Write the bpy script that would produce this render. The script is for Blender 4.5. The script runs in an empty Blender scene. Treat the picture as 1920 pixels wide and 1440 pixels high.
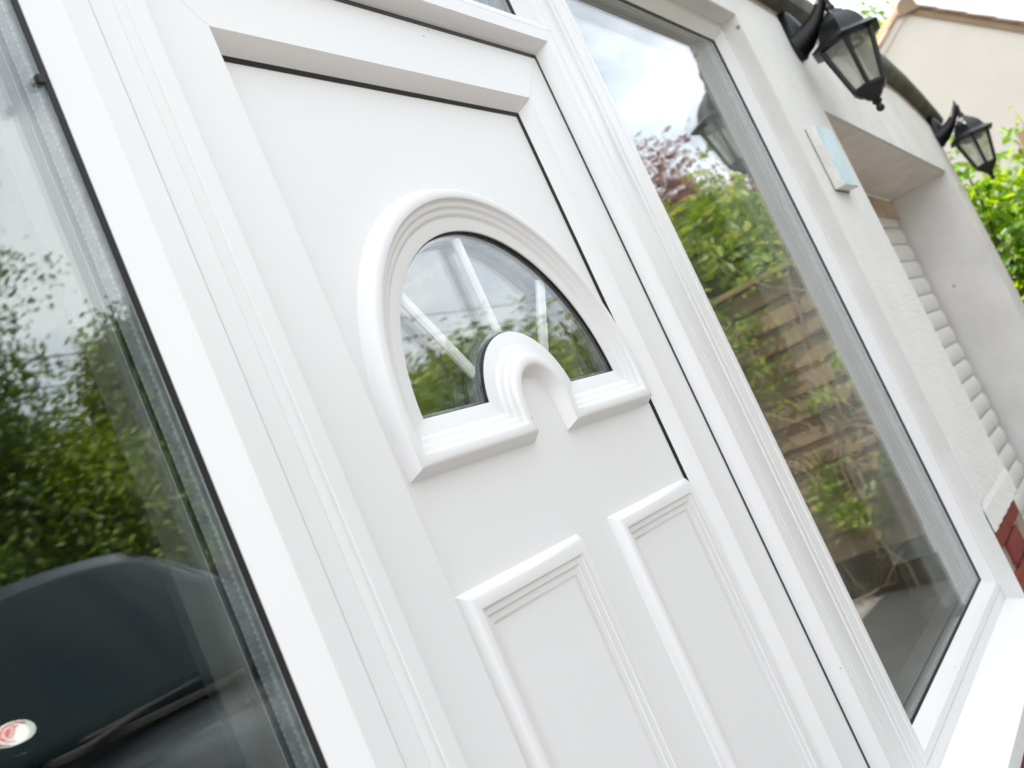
import bpy, bmesh, math, random
import numpy as np
from mathutils import Vector, Matrix
random.seed(7); rng = np.random.default_rng(11)
sc = bpy.context.scene
C = sc.collection
R = math.radians
ZC = 1.37                                   # eye height: z values below are mostly given relative to it

# ------------------------------------------------------------------ camera
cam = bpy.data.cameras.new('camera'); co = bpy.data.objects.new('camera', cam); C.objects.link(co)
r = Vector((0.51941591, -0.75205818, -0.40572848)); u = Vector((0.12167322, -0.40487394, 0.90624098)); f = Vector((0.84581484, 0.52008228, 0.11879262))
m = Matrix((( r.x, u.x, -f.x, 0), (r.y, u.y, -f.y, -0.68), (r.z, u.z, -f.z, ZC), (0, 0, 0, 1)))
co.matrix_world = m
cam.sensor_width = 36; cam.lens = 36 * 1933 / 1920; cam.clip_start = 0.02; cam.clip_end = 2000
cam.dof.use_dof = True; cam.dof.focus_distance = 1.45; cam.dof.aperture_fstop = 5.6; cam.dof.aperture_blades = 7
sc.camera = co

# ------------------------------------------------------------------ sky, sun, exposure
SUN_EL, SUN_AZ = R(62), R(-24)               # azimuth measured from +y (behind the house) towards +x
w = bpy.data.worlds.new('World'); sc.world = w; w.use_nodes = True
nt = w.node_tree; N = nt.nodes; L = nt.links
bg = N['Background']; bg.inputs['Strength'].default_value = 0.12
sky = N.new('ShaderNodeTexSky'); sky.sky_type = 'NISHITA'; sky.sun_disc = False
sky.sun_elevation = SUN_EL; sky.sun_rotation = SUN_AZ; sky.dust_density = 2.0; sky.air_density = 1.2
tc = N.new('ShaderNodeTexCoord'); mp = N.new('ShaderNodeMapping'); mp.inputs['Scale'].default_value = (1.6, 1.6, 3.2)
nz = N.new('ShaderNodeTexNoise'); nz.inputs['Scale'].default_value = 1.7; nz.inputs['Detail'].default_value = 7; nz.inputs['Roughness'].default_value = .58
cr = N.new('ShaderNodeValToRGB'); cr.color_ramp.elements[0].position = .27; cr.color_ramp.elements[1].position = .55
mx = N.new('ShaderNodeMix'); mx.data_type = 'RGBA'; mx.inputs[7].default_value = (9.6, 9.9, 10.2, 1)
L.new(tc.outputs['Generated'], mp.inputs[0]); L.new(mp.outputs[0], nz.inputs['Vector']); L.new(nz.outputs[0], cr.inputs[0])
L.new(cr.outputs[0], mx.inputs[0]); L.new(sky.outputs[0], mx.inputs[6]); L.new(mx.outputs[2], bg.inputs['Color'])
sun = bpy.data.lights.new('sun', 'SUN'); sun.energy = 4.8; sun.angle = R(0.53); sun.color = (1, .94, .85)
so = bpy.data.objects.new('sun', sun); C.objects.link(so)
sd = Vector((math.sin(SUN_AZ) * math.cos(SUN_EL), math.cos(SUN_AZ) * math.cos(SUN_EL), math.sin(SUN_EL)))
so.rotation_euler = sd.to_track_quat('Z', 'Y').to_euler(); so.location = (8, 12, 20)
vs = sc.view_settings; vs.view_transform = 'Standard'; vs.look = 'None'; vs.exposure = 1.13; vs.gamma = 1; vs.use_curve_mapping = False
sc.render.engine = 'CYCLES'
sc.cycles.max_bounces = 8; sc.cycles.transparent_max_bounces = 20; sc.cycles.glossy_bounces = 4; sc.cycles.diffuse_bounces = 3; sc.cycles.transmission_bounces = 4

# ------------------------------------------------------------------ materials
def mat(name, col, rough=.5, spec=.5, metal=0, noise=None, bump=None, coat=0, stretch=None):
    """noise = (scale, amount, second colour), bump = (scale, strength, distance)"""
    M = bpy.data.materials.new(name); M.use_nodes = True
    t = M.node_tree; b = t.nodes['Principled BSDF']
    b.inputs['Base Color'].default_value = (*col, 1); b.inputs['Roughness'].default_value = rough
    b.inputs['Specular IOR Level'].default_value = spec; b.inputs['Metallic'].default_value = metal
    b.inputs['Coat Weight'].default_value = coat; b.inputs['Coat Roughness'].default_value = .04
    if noise or bump:
        g = t.nodes.new('ShaderNodeTexCoord')
    if noise:
        n = t.nodes.new('ShaderNodeTexNoise'); n.inputs['Scale'].default_value = noise[0]; n.inputs['Detail'].default_value = 4; n.inputs['Roughness'].default_value = .65
        rp = t.nodes.new('ShaderNodeValToRGB'); rp.color_ramp.elements[0].position = .5 - noise[1]; rp.color_ramp.elements[1].position = .5 + noise[1]
        x = t.nodes.new('ShaderNodeMix'); x.data_type = 'RGBA'; x.inputs[6].default_value = (*col, 1); x.inputs[7].default_value = (*noise[2], 1)
        src = g.outputs['Object']
        if stretch:
            mpn = t.nodes.new('ShaderNodeMapping'); mpn.inputs['Scale'].default_value = stretch; t.links.new(src, mpn.inputs[0]); src = mpn.outputs[0]
        t.links.new(src, n.inputs['Vector']); t.links.new(n.outputs[0], rp.inputs[0]); t.links.new(rp.outputs[0], x.inputs[0]); t.links.new(x.outputs[2], b.inputs['Base Color'])
    if bump:
        n = t.nodes.new('ShaderNodeTexNoise'); n.inputs['Scale'].default_value = bump[0]; n.inputs['Detail'].default_value = 3
        bb = t.nodes.new('ShaderNodeBump'); bb.inputs['Strength'].default_value = bump[1]; bb.inputs['Distance'].default_value = bump[2]
        t.links.new(g.outputs['Object'], n.inputs['Vector']); t.links.new(n.outputs[0], bb.inputs['Height']); t.links.new(bb.outputs[0], b.inputs['Normal'])
    return M

def specks(M, scale, thr, col):
    """tiny dirt specks on a white plastic"""
    t = M.node_tree; b = t.nodes['Principled BSDF']; g = t.nodes.new('ShaderNodeTexCoord')
    v = t.nodes.new('ShaderNodeTexVoronoi'); v.inputs['Scale'].default_value = scale; v.inputs['Randomness'].default_value = 1
    n = t.nodes.new('ShaderNodeTexNoise'); n.inputs['Scale'].default_value = 7; n.inputs['Detail'].default_value = 3
    mu = t.nodes.new('ShaderNodeMath'); mu.operation = 'MULTIPLY_ADD'; mu.inputs[1].default_value = -.22; mu.inputs[2].default_value = thr
    lt = t.nodes.new('ShaderNodeMath'); lt.operation = 'LESS_THAN'
    x = t.nodes.new('ShaderNodeMix'); x.data_type = 'RGBA'; x.inputs[7].default_value = (*col, 1)
    t.links.new(g.outputs['Object'], v.inputs['Vector']); t.links.new(g.outputs['Object'], n.inputs['Vector'])
    t.links.new(n.outputs[0], mu.inputs[0]); t.links.new(v.outputs['Distance'], lt.inputs[0]); t.links.new(mu.outputs[0], lt.inputs[1])
    t.links.new(lt.outputs[0], x.inputs[0])
    src = b.inputs['Base Color'].links
    if src: t.links.new(src[0].from_socket, x.inputs[6])
    else: x.inputs[6].default_value = b.inputs['Base Color'].default_value
    t.links.new(x.outputs[2], b.inputs['Base Color'])

def glass(name, tint, r0, frost=0):
    """thin glazing: Schlick reflection over clear transmission"""
    M = bpy.data.materials.new(name); M.use_nodes = True; t = M.node_tree; t.nodes.clear()
    o = t.nodes.new('ShaderNodeOutputMaterial'); tr = t.nodes.new('ShaderNodeBsdfTransparent'); gl = t.nodes.new('ShaderNodeBsdfGlossy')
    tr.inputs[0].default_value = (*tint, 1); gl.inputs['Color'].default_value = (1, 1, 1, 1); gl.inputs['Roughness'].default_value = 0.0
    ge = t.nodes.new('ShaderNodeNewGeometry'); d = t.nodes.new('ShaderNodeVectorMath'); d.operation = 'DOT_PRODUCT'
    def mth(op, a, b=None, c=None):
        n = t.nodes.new('ShaderNodeMath'); n.operation = op
        for i, v in enumerate((a, b, c)):
            if v is None: continue
            if isinstance(v, (int, float)): n.inputs[i].default_value = v
            else: t.links.new(v, n.inputs[i])
        return n.outputs[0]
    t.links.new(ge.outputs['Incoming'], d.inputs[0]); t.links.new(ge.outputs['Normal'], d.inputs[1])
    c = mth('ABSOLUTE', d.outputs['Value']); fr = mth('POWER', mth('SUBTRACT', 1.0, c), 5.0); fr = mth('MULTIPLY_ADD', fr, 1 - r0, r0)
    ms = t.nodes.new('ShaderNodeMixShader'); t.links.new(fr, ms.inputs[0])
    if frost:
        df_ = t.nodes.new('ShaderNodeBsdfTranslucent'); df_.inputs[0].default_value = (.9, .89, .86, 1); m2 = t.nodes.new('ShaderNodeMixShader'); m2.inputs[0].default_value = frost
        t.links.new(tr.outputs[0], m2.inputs[1]); t.links.new(df_.outputs[0], m2.inputs[2]); tr = m2
    t.links.new(tr.outputs[0], ms.inputs[1]); t.links.new(gl.outputs[0], ms.inputs[2]); t.links.new(ms.outputs[0], o.inputs[0])
    return M

def leafmat(name, c1, c2, c3, tl=.4):
    M = bpy.data.materials.new(name); M.use_nodes = True; t = M.node_tree; b = t.nodes['Principled BSDF']
    ge = t.nodes.new('ShaderNodeNewGeometry'); rp = t.nodes.new('ShaderNodeValToRGB')
    rp.color_ramp.elements[0].color = (*c1, 1); rp.color_ramp.elements[1].color = (*c3, 1); e = rp.color_ramp.elements.new(.5); e.color = (*c2, 1)
    t.links.new(ge.outputs['Random Per Island'], rp.inputs[0]); t.links.new(rp.outputs[0], b.inputs['Base Color'])
    b.inputs['Roughness'].default_value = .42
    ts = t.nodes.new('ShaderNodeBsdfTranslucent'); hs = t.nodes.new('ShaderNodeHueSaturation'); hs.inputs['Hue'].default_value = .485; hs.inputs['Saturation'].default_value = 1.1; hs.inputs['Value'].default_value = 1.7
    t.links.new(rp.outputs[0], hs.inputs['Color']); t.links.new(hs.outputs[0], ts.inputs[0])
    ms = t.nodes.new('ShaderNodeMixShader'); ms.inputs[0].default_value = tl
    t.links.new(b.outputs[0], ms.inputs[1]); t.links.new(ts.outputs[0], ms.inputs[2]); t.links.new(ms.outputs[0], t.nodes['Material Output'].inputs[0])
    return M

M = {}
M['upvc'] = mat('white_upvc', (.797, .79, .802), .30, .5, bump=(2.2, .02, .02)); specks(M['upvc'], 26, .125, (.36, .33, .29))
M['panel'] = mat('white_door_skin', (.797, .79, .802), .38, .5, bump=(160, .03, .002)); specks(M['panel'], 22, .12, (.4, .36, .31))
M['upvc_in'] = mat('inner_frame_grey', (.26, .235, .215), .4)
M['gasket'] = mat('black_rubber', (.012, .012, .013), .45, .4)
M['spacer'] = mat('grey_spacer', (.42, .44, .47), .38, .5, .6, noise=(90, .12, (.3, .32, .35)))
M['glass'] = glass('clear_glazing', (.965, .985, .975), .085)
M['glass_fan'] = glass('fanlight_glazing', (.975, .985, .98), .085)
M['glass_side'] = glass('coated_glazing', (.965, .985, .975), .095)
M['lampglass'] = glass('lantern_glazing', (.95, .95, .93), .07, .22)
M['stucco'] = mat('white_stucco', (.80, .79, .775), .85, .2, noise=(6, .18, (.74, .735, .72)), bump=(85, .42, .010))
M['paint'] = mat('white_masonry_paint', (.79, .775, .765), .75, .25, noise=(3.2, .2, (.66, .645, .62)), bump=(40, .12, .006)); specks(M['paint'], 7, .14, (.3, .27, .23))
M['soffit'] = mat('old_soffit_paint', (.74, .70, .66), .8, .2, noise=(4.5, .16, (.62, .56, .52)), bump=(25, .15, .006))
M['stain'] = mat('stained_header', (.64, .53, .45), .85, .2, noise=(8, .14, (.48, .36, .29)), bump=(30, .3, .01))
M['brickstrip'] = mat('weathered_brick_band', (.42, .30, .24), .9, .2, noise=(14, .12, (.52, .47, .42)), bump=(50, .5, .01))
M['felt'] = mat('weathered_lead_capping', (.085, .088, .083), .75, .3, noise=(9, .15, (.15, .145, .12)), bump=(30, .3, .01))
M['brick'] = mat('red_painted_brick', (.23, .045, .035), .6, .35, noise=(18, .2, (.17, .03, .026)), bump=(70, .4, .006))
M['mortar'] = mat('mortar', (.36, .30, .25), .9, .2, noise=(40, .2, (.24, .19, .16)), bump=(120, .5, .006))
M['iron'] = mat('black_cast_metal', (.005, .0055, .007), .36, .38, bump=(60, .12, .003))
M['bulb'] = mat('frosted_tube', (.75, .74, .70), .35)
M['plq'] = mat('plaque_edge', (.76, .75, .72), .4, noise=(12, .1, (.68, .66, .62)))
M['plqface'] = mat('pale_blue_plaque_glass', (.50, .66, .74), .35, .4, noise=(26, .08, (.60, .73, .79)))
M['slat'] = mat('cream_slat', (.80, .785, .77), .5, .4, noise=(5, .2, (.72, .70, .68)))
M['dark'] = mat('dark_gap', (.03, .03, .03), .9)
M['conc'] = mat('driveway', (.25, .235, .22), .9, .2, noise=(1.6, .2, (.17, .155, .145)), bump=(60, .4, .01))
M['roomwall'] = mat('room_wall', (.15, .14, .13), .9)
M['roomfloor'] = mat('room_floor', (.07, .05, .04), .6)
M['cream'] = mat('cream_render', (.66, .62, .56), .9, .15, noise=(1.6, .25, (.61, .565, .50)), bump=(30, .2, .01))
M['tile'] = mat('brown_roof_tile', (.23, .17, .12), .85, .2, noise=(5, .2, (.32, .23, .15)), bump=(30, .4, .01))
M['tile2'] = mat('orange_roof_tile', (.46, .24, .15), .85, .2, noise=(5, .2, (.5, .34, .25)), bump=(30, .4, .01))
M['board'] = mat('weathered_fence_board', (.28, .20, .125), .85, .2, noise=(22, .3, (.19, .14, .09)), bump=(40, .2, .004), stretch=(1, .06, 1))
M['bark'] = mat('bark', (.10, .075, .05), .9, .2, noise=(12, .15, (.055, .04, .028)), bump=(25, .6, .02))
M['twig'] = mat('dry_twig', (.36, .26, .17), .85, .2)
M['leaf_laurel'] = leafmat('laurel_leaf', (.05, .13, .008), (.13, .26, .012), (.27, .38, .02), .45)
M['leaf_fresh'] = leafmat('fresh_leaf', (.07, .14, .014), (.15, .23, .022), (.28, .31, .035), .42)
M['leaf_dark'] = leafmat('dark_leaf', (.035, .075, .010), (.07, .13, .014), (.14, .20, .02), .32)
M['leaf_mid'] = leafmat('olive_leaf', (.05, .09, .012), (.10, .16, .018), (.19, .24, .03), .36)
M['leaf_copper'] = leafmat('copper_leaf', (.10, .03, .035), (.16, .06, .055), (.20, .10, .06), .35)
M['carpaint'] = mat('dark_blue_car_paint', (.005, .007, .011), .3, .3, 0, coat=.5)
M['carglass'] = mat('dark_car_glass', (.003, .008, .011), .03, .15)
M['tyre'] = mat('tyre', (.015, .015, .015), .8)
M['rim'] = mat('alloy', (.5, .5, .52), .3, .5, 1)
M['lightglass'] = mat('headlight_lens', (.6, .62, .65), .08, .6)
M['plate'] = mat('number_plate', (.75, .75, .72), .4)
M['trim'] = mat('black_trim', (.02, .02, .02), .6)
M['discw'] = mat('paper_white', (.8, .86, .84), .5)
M['discr'] = mat('paper_red', (.62, .10, .12), .5)
M['cable'] = mat('cable', (.03, .03, .03), .6)

# ------------------------------------------------------------------ helpers
def tag(o, label=None, cat=None, group=None, kind=None):
    if label: o['label'] = label
    if cat: o['category'] = cat
    if group: o['group'] = group
    if kind: o['kind'] = kind
    return o
def thing(name, label, cat, loc, group=None):
    o = bpy.data.objects.new(name, None); C.objects.link(o); o.location = loc; o.empty_display_size = .1
    return tag(o, label, cat, group)
def wloc(o):
    v = Vector((0, 0, 0))
    while o is not None: v += o.location; o = o.parent
    return v
def mk(name, vs_, fs_, m_, parent=None, smooth=None):
    me = bpy.data.meshes.new(name)
    off = wloc(parent) if parent is not None else Vector((0, 0, 0))
    me.from_pydata([(v[0] - off.x, v[1] - off.y, v[2] - off.z) for v in vs_], [], fs_)
    bm = bmesh.new(); bm.from_mesh(me)
    bmesh.ops.recalc_face_normals(bm, faces=bm.faces); bm.to_mesh(me); bm.free()
    me.materials.append(m_); me.update()
    if smooth is not None:
        me.shade_smooth(); me.set_sharp_from_angle(angle=R(smooth))
    o = bpy.data.objects.new(name, me); C.objects.link(o)
    if parent is not None: o.parent = parent
    return o
def boxv(x0, x1, y0, y1, z0, z1):
    return [(x0, y0, z0), (x1, y0, z0), (x1, y1, z0), (x0, y1, z0), (x0, y0, z1), (x1, y0, z1), (x1, y1, z1), (x0, y1, z1)]
BF = [(0, 1, 2, 3), (4, 7, 6, 5), (0, 4, 5, 1), (1, 5, 6, 2), (2, 6, 7, 3), (3, 7, 4, 0)]
def box(name, b, m_, parent=None, bev=0):
    o = mk(name, boxv(*b), BF, m_, parent)
    if bev:
        bm = bmesh.new(); bm.from_mesh(o.data); bmesh.ops.bevel(bm, geom=bm.edges[:], offset=bev, segments=2, affect='EDGES', profile=.6)
        bm.to_mesh(o.data); bm.free(); o.data.shade_smooth(); o.data.set_sharp_from_angle(angle=R(40))
    return o
class MB:
    def __init__(s): s.v = []; s.f = []
    def add(s, v, f):
        n = len(s.v); s.v += [tuple(a) for a in v]; s.f += [tuple(i + n for i in q) for q in f]
    def box(s, *b): s.add(boxv(*b), BF)
    def tube(s, pts, rad, n=8, caps=True, sq=None):
        pts = [Vector(p) for p in pts]; rad = rad if hasattr(rad, '__len__') else [rad] * len(pts)
        vv = []; T0 = None
        for i, p in enumerate(pts):
            t = (pts[min(i + 1, len(pts) - 1)] - pts[max(i - 1, 0)]).normalized()
            if T0 is None:
                a = t.orthogonal().normalized()
            else:
                a = (T0 - t * T0.dot(t)).normalized()
            T0 = a; b = t.cross(a)
            for k in range(n):
                th = 2 * math.pi * k / n; vv.append(p + (a * math.cos(th) + b * math.sin(th)) * rad[i])
        ff = []
        for i in range(len(pts) - 1):
            for k in range(n): ff.append((i * n + k, i * n + (k + 1) % n, (i + 1) * n + (k + 1) % n, (i + 1) * n + k))
        if caps: ff.append(tuple(range(n))[::-1]); ff.append(tuple((len(pts) - 1) * n + k for k in range(n)))
        s.add(vv, ff)
    def lathe(s, prof, c, n=24, rot=0):
        vv = []
        for (rr, z) in prof:
            for k in range(n):
                th = 2 * math.pi * k / n + rot; vv.append((c[0] + rr * math.cos(th), c[1] + rr * math.sin(th), c[2] + z))
        ff = []
        for i in range(len(prof) - 1):
            for k in range(n): ff.append((i * n + k, i * n + (k + 1) % n, (i + 1) * n + (k + 1) % n, (i + 1) * n + k))
        ff.append(tuple(range(n))[::-1]); ff.append(tuple((len(prof) - 1) * n + k for k in range(n)))
        s.add(vv, ff)
    def build(s, name, m_, parent=None, smooth=None): return mk(name, s.v, s.f, m_, parent, smooth)

def ring_side(side, rect, prof, gap=.00025):
    """one mitred side of a rectangular frame; prof = closed section as (inset, y)"""
    x0, x1, z0, z1 = rect; a = []; b = []
    for d, y in prof:
        if side == 'l': a.append((x0 + d, y, z0 + d + gap)); b.append((x0 + d, y, z1 - d - gap))
        if side == 'r': a.append((x1 - d, y, z0 + d + gap)); b.append((x1 - d, y, z1 - d - gap))
        if side == 't': a.append((x0 + d + gap, y, z1 - d)); b.append((x1 - d - gap, y, z1 - d))
        if side == 'b': a.append((x0 + d + gap, y, z0 + d)); b.append((x1 - d - gap, y, z0 + d))
    n = len(prof); v = [(p[0], p[1], p[2] + ZC) for p in a + b]
    fcs = [(i, (i + 1) % n, n + (i + 1) % n, n + i) for i in range(n)] + [tuple(range(n)), tuple(range(n, 2 * n))]
    return v, fcs
def ring(parent, rect, prof, m_, names=('stile', 'stile', 'top_rail', 'bottom_rail'), sides='lrtb', smooth=30, sub=None):
    out = {}
    for s, nm in zip('lrtb', names):
        if s in sides:
            v, fcs = ring_side(s, rect, prof); out[s] = mk(nm, v, fcs, m_, parent, smooth)
    return out
def ring_one(name, parent, rect, prof, m_):
    b = MB()
    for s in 'lrtb': b.add(*ring_side(s, rect, prof, 0))
    return b.build(name, m_, parent)

# ------------------------------------------------------------------ ground
xs = np.linspace(-40, 60, 51); ys = np.concatenate([np.linspace(-60, -4, 15), [-3, -2.2, -1.8, -1.4, -1, -.7, 0, .3], np.linspace(4, 60, 10)])
def gz(y): t = min(1, max(0, (-.8 - y) / 1.2)); return .1 * t * t * (3 - 2 * t)
gv = [(x, y, gz(y)) for y in ys for x in xs]; nx = len(xs)
gf = [(j * nx + i, j * nx + i + 1, (j + 1) * nx + i + 1, (j + 1) * nx + i) for j in range(len(ys) - 1) for i in range(nx - 1)]
tag(mk('driveway', gv, gf, M['conc'], None, 60), 'grey brown concrete driveway in front of the house', kind='structure')

# ------------------------------------------------------------------ house body (porch and garage front)
PW = -.05                                   # outer face of the stucco
house = thing('house', 'white rendered house front with a deep garage recess and dark curved roof capping', 'house', (3, 0, 0))
def hz(name, b, m_, **k): x0, x1, y0, y1, z0, z1 = b; return box(name, (x0, x1, y0, y1, z0 + ZC, z1 + ZC), m_, house, **k)
RX, RT = 2.985, 1.060                       # right and top edges of the glazed opening
def prism(name, pts, y0, y1, m_, smooth=None):  # (x,z) outline extruded in y
    n = len(pts); v = [(x, y0, z + ZC) for x, z in pts] + [(x, y1, z + ZC) for x, z in pts]
    return mk(name, v, [tuple(range(n))[::-1], tuple(range(n, 2 * n))] + [(i, (i + 1) % n, n + (i + 1) % n, n + i) for i in range(n)], m_, house, smooth)
def wavy(x0, x1, z, amp, n):
    return [(x0 + (x1 - x0) * i / n, z + random.uniform(-amp, amp)) for i in range(n + 1)]
GX0, GX1, WX1 = 3.52, 5.73, 6.10            # garage opening and outer corner of the wall
# pier between window and garage: stucco with a bell-cast foot, ragged lower edge
pp = wavy(RX, GX0, -.560, .0035, 14)
pier = prism('pier', pp + [(GX0, 1.16), (RX, 1.16)], PW, .24, M['stucco'])
foot = MB(); n = 14
for i in range(n):
    x0 = RX + (GX0 - RX) * i / n; x1 = RX + (GX0 - RX) * (i + 1) / n; a = pp[i][1]; b_ = pp[i + 1][1]
    foot.add([(x0, PW - .002, -.478 + ZC), (x1, PW - .002, -.478 + ZC), (x1, PW - .005, -.498 + ZC), (x0, PW - .005, -.498 + ZC), (x1, PW - .005, b_ + ZC), (x0, PW - .005, a + ZC), (x1, PW + .01, b_ + ZC), (x0, PW + .01, a + ZC)],
             [(0, 1, 2, 3), (3, 2, 4, 5), (5, 4, 6, 7)] + ([(0, 3, 5, 7)] if i == 0 else []))
foot.build('bell_cast', M['stucco'], house)
box('reveal_lining', (RX - .0035, RX - .0005, PW + .003, .001, -.760 + ZC, RT + ZC), M['paint'], house)
box('reveal_soffit', (1.0, RX - .004, PW + .003, -.0005, RT - .0035 + ZC, RT - .0005 + ZC), M['paint'], house)
prism('head_wall', [(-4.0, RT), (RX, RT), (RX, 1.16), (-4.0, 1.16)], PW, .24, M['stucco'])
prism('lintel', [(GX0, .808), (GX1, .712), (WX1, .712), (WX1, .985), (5.4, 1.115), (GX0, 1.145)], PW, .235, M['paint'])
box('left_wall', (-4.0, -.80, PW, .24, 0, RT + ZC), M['stucco'], house)
box('return_wall', (GX1, WX1, PW, 5.5, 0, .712 + ZC), M['paint'], house)
# reveal skins of the recess: soffit and right cheek
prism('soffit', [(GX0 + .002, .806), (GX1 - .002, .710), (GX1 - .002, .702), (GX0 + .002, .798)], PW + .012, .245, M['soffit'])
prism('header', [(GX0, .80), (GX1, .70), (GX1, .60), (GX0, .66)], .246, .30, M['stain'])
# brick band under the capping
prism('brick_band', [(-1.2, 1.161), (3.525, 1.161), (3.53, 1.146), (5.4, 1.116), (5.8, 1.055), (6.09, .988), (6.09, 1.06), (5.8, 1.15), (5.4, 1.205), (3.6, 1.215), (-1.2, 1.215)], PW + .004, .2, M['brickstrip'])
# capping: rounded section swept along the roof edge, dropping at the outer corner
path = [(-4.0, 1.26), (2.0, 1.26), (3.5, 1.258), (4.6, 1.25), (5.2, 1.232), (5.55, 1.195), (5.85, 1.135), (6.08, 1.070), (6.17, 1.035)]
sec = [(.20, -.055), (PW - .015, -.060), (PW - .048, -.048), (PW - .060, -.015), (PW - .055, .02), (PW - .03, .048), (PW + .02, .058), (.20, .06)]
cv = []; cf = []
for x, z in path:
    k = 1.0 if x < 5.3 else max(.55, 1 - (x - 5.3) * .5)
    cv += [(x, y, z + dz * k + ZC) for y, dz in sec]
ns = len(sec)
for i in range(len(path) - 1):
    for k in range(ns): cf.append((i * ns + k, i * ns + (k + 1) % ns, (i + 1) * ns + (k + 1) % ns, (i + 1) * ns + k))
cf += [tuple(range(ns)), tuple((len(path) - 1) * ns + k for k in range(ns))]
mk('roof_capping', cv, cf, M['felt'], house, 50)
box('roof', (-4.0, WX1 - .01, .21, 5.5, 1.02 + ZC, 1.14 + ZC), M['felt'], house)
# roller shutter at the back of the recess
sh = MB(); sh.box(GX0 + .01, GX1 - .012, .275, .30, 0, .62 + ZC); shutter = sh.build('roller_shutter', M['dark'], house)
pitch = .094; z = .05; sl = None; i = 0
prof = [(.272, 0)] + [(.272 - .011 * math.sin(math.pi * t / 8) ** .7, pitch * .96 * t / 8) for t in range(1, 8)] + [(.272, pitch * .96)]
while z < .66 + ZC - pitch:
    if sl is None:
        v = [(x, y, z + dz) for x in (GX0 + .02, GX1 - .030) for y, dz in prof]; k = len(prof)
        sl = mk('slat', v, [(j, j + 1, k + j + 1, k + j) for j in range(k - 1)] + [tuple(range(k)), tuple(range(k, 2 * k))], M['slat'], shutter, 50); z0s = z
    else:
        c_ = sl.copy(); C.objects.link(c_); c_.parent = shutter; c_.location = (random.uniform(-.003, .003), 0, z - z0s)
    z += pitch
# brick plinth under window and pier, each brick a piece
box('plinth_core', (-4.0, GX0 - .002, PW + .016, .24, 0, -.805 + ZC), M['mortar'], house)
box('plinth_core', (RX + .012, GX0 - .002, PW + .0165, .236, -.803 + ZC, -.55 + ZC), M['mortar'], house)
BL, BH = .215, .065
bme = None
zr = .01; row = 0
while zr + BH < -.55 + ZC + .02:
    xr = RX - .001 - 6 * .225 + (row % 2) * .1125 - (.225 if row % 2 else 0)
    while xr + BL < GX0 + .001:
        top_ok = zr + BH < -.81 + ZC or xr > RX - .03
        if top_ok and not (zr + BH > -.81 + ZC and xr < RX - .01):
            if bme is None:
                bk = box('brick', (xr, xr + BL, PW + .001, PW + .05, zr, zr + BH), M['brick'], house, bev=.004); bme = (xr, zr)
            else:
                c_ = bk.copy(); C.objects.link(c_); c_.location = (xr - bme[0], random.uniform(-.002, .002), zr - bme[1]); c_.parent = house
        xr += BL + .010
    zr += BH + .010; row += 1
# the room behind the glazing
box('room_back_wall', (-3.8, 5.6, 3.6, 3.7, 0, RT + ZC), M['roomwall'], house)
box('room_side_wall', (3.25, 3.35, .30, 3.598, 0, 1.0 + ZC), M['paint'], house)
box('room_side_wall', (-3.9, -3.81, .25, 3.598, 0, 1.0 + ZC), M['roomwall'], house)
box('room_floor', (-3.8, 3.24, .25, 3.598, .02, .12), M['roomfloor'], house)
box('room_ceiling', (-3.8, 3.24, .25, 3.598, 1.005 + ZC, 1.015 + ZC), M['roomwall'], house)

# ------------------------------------------------------------------ glazing units
GS = M['glass']
def unit(parent, rect, wf, y0=0.0, GS=GS, depth=.115, sides='lrtb', names=('frame_stile', 'frame_stile', 'frame_head', 'frame_bottom')):
    """window: mitred frame, black gasket, two panes, spacer; rect = outer rectangle"""
    x0, x1, z0, z1 = rect; q = wf + .0255
    pr = [(0, depth), (0, .003), (.003, 0), (wf - .0015, 0), (wf, .0012), (q, .0295), (q, .062), (q + .004, .066), (q + .004, depth)]
    ring(parent, rect, [(d, y + y0) for d, y in pr], M['upvc'], names, sides)
    ring_one('gasket', parent, rect, [(q - .0022, y0 + .0266), (q + .0030, y0 + .0288), (q + .0030, y0 + .0308), (q - .0022, y0 + .0308)], M['gasket'])
    a = q + .0004
    box('pane', (x0 + a, x1 - a, y0 + .031, y0 + .035, z0 + a + ZC, z1 - a + ZC), GS, parent)
    box('inner_pane', (x0 + a, x1 - a, y0 + .055, y0 + .059, z0 + a + ZC, z1 - a + ZC), GS, parent)
    sp = ring_one('spacer_bar', parent, rect, [(a, y0 + .0353), (a + .006, y0 + .0365), (a + .0065, y0 + .0375), (a + .0065, y0 + .0525), (a + .006, y0 + .0535), (a, y0 + .0547)], M['spacer'])
    ring_one('inner_gasket', parent, rect, [(q - .002, y0 + .0595), (q + .006, y0 + .0605), (q + .006, y0 + .063), (q - .002, y0 + .063)], M['gasket'])
    ring_one('inner_lining', parent, rect, [(q + .0035, y0 + .0672), (q + .0055, y0 + .0672), (q + .0055, y0 + depth - .001), (q + .0035, y0 + depth - .001)], M['upvc_in'])
    return sp
def spacer_dots(parent, rect, wf, side):
    """perforations along the spacer bar"""
    x0, x1, z0, z1 = rect; q = wf + .0255 + .0004 + .0066; b = MB()
    x = x1 - q
    for yy in (.0385, .0515):
        z = z0 + q + .01
        while z < z1 - q:
            b.box(x - .0002, x + .0006, yy - .0004, yy + .0004, z + ZC, z + .0016 + ZC); z += .0065
    return b.build('spacer_perforations', M['discw'], parent)

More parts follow.
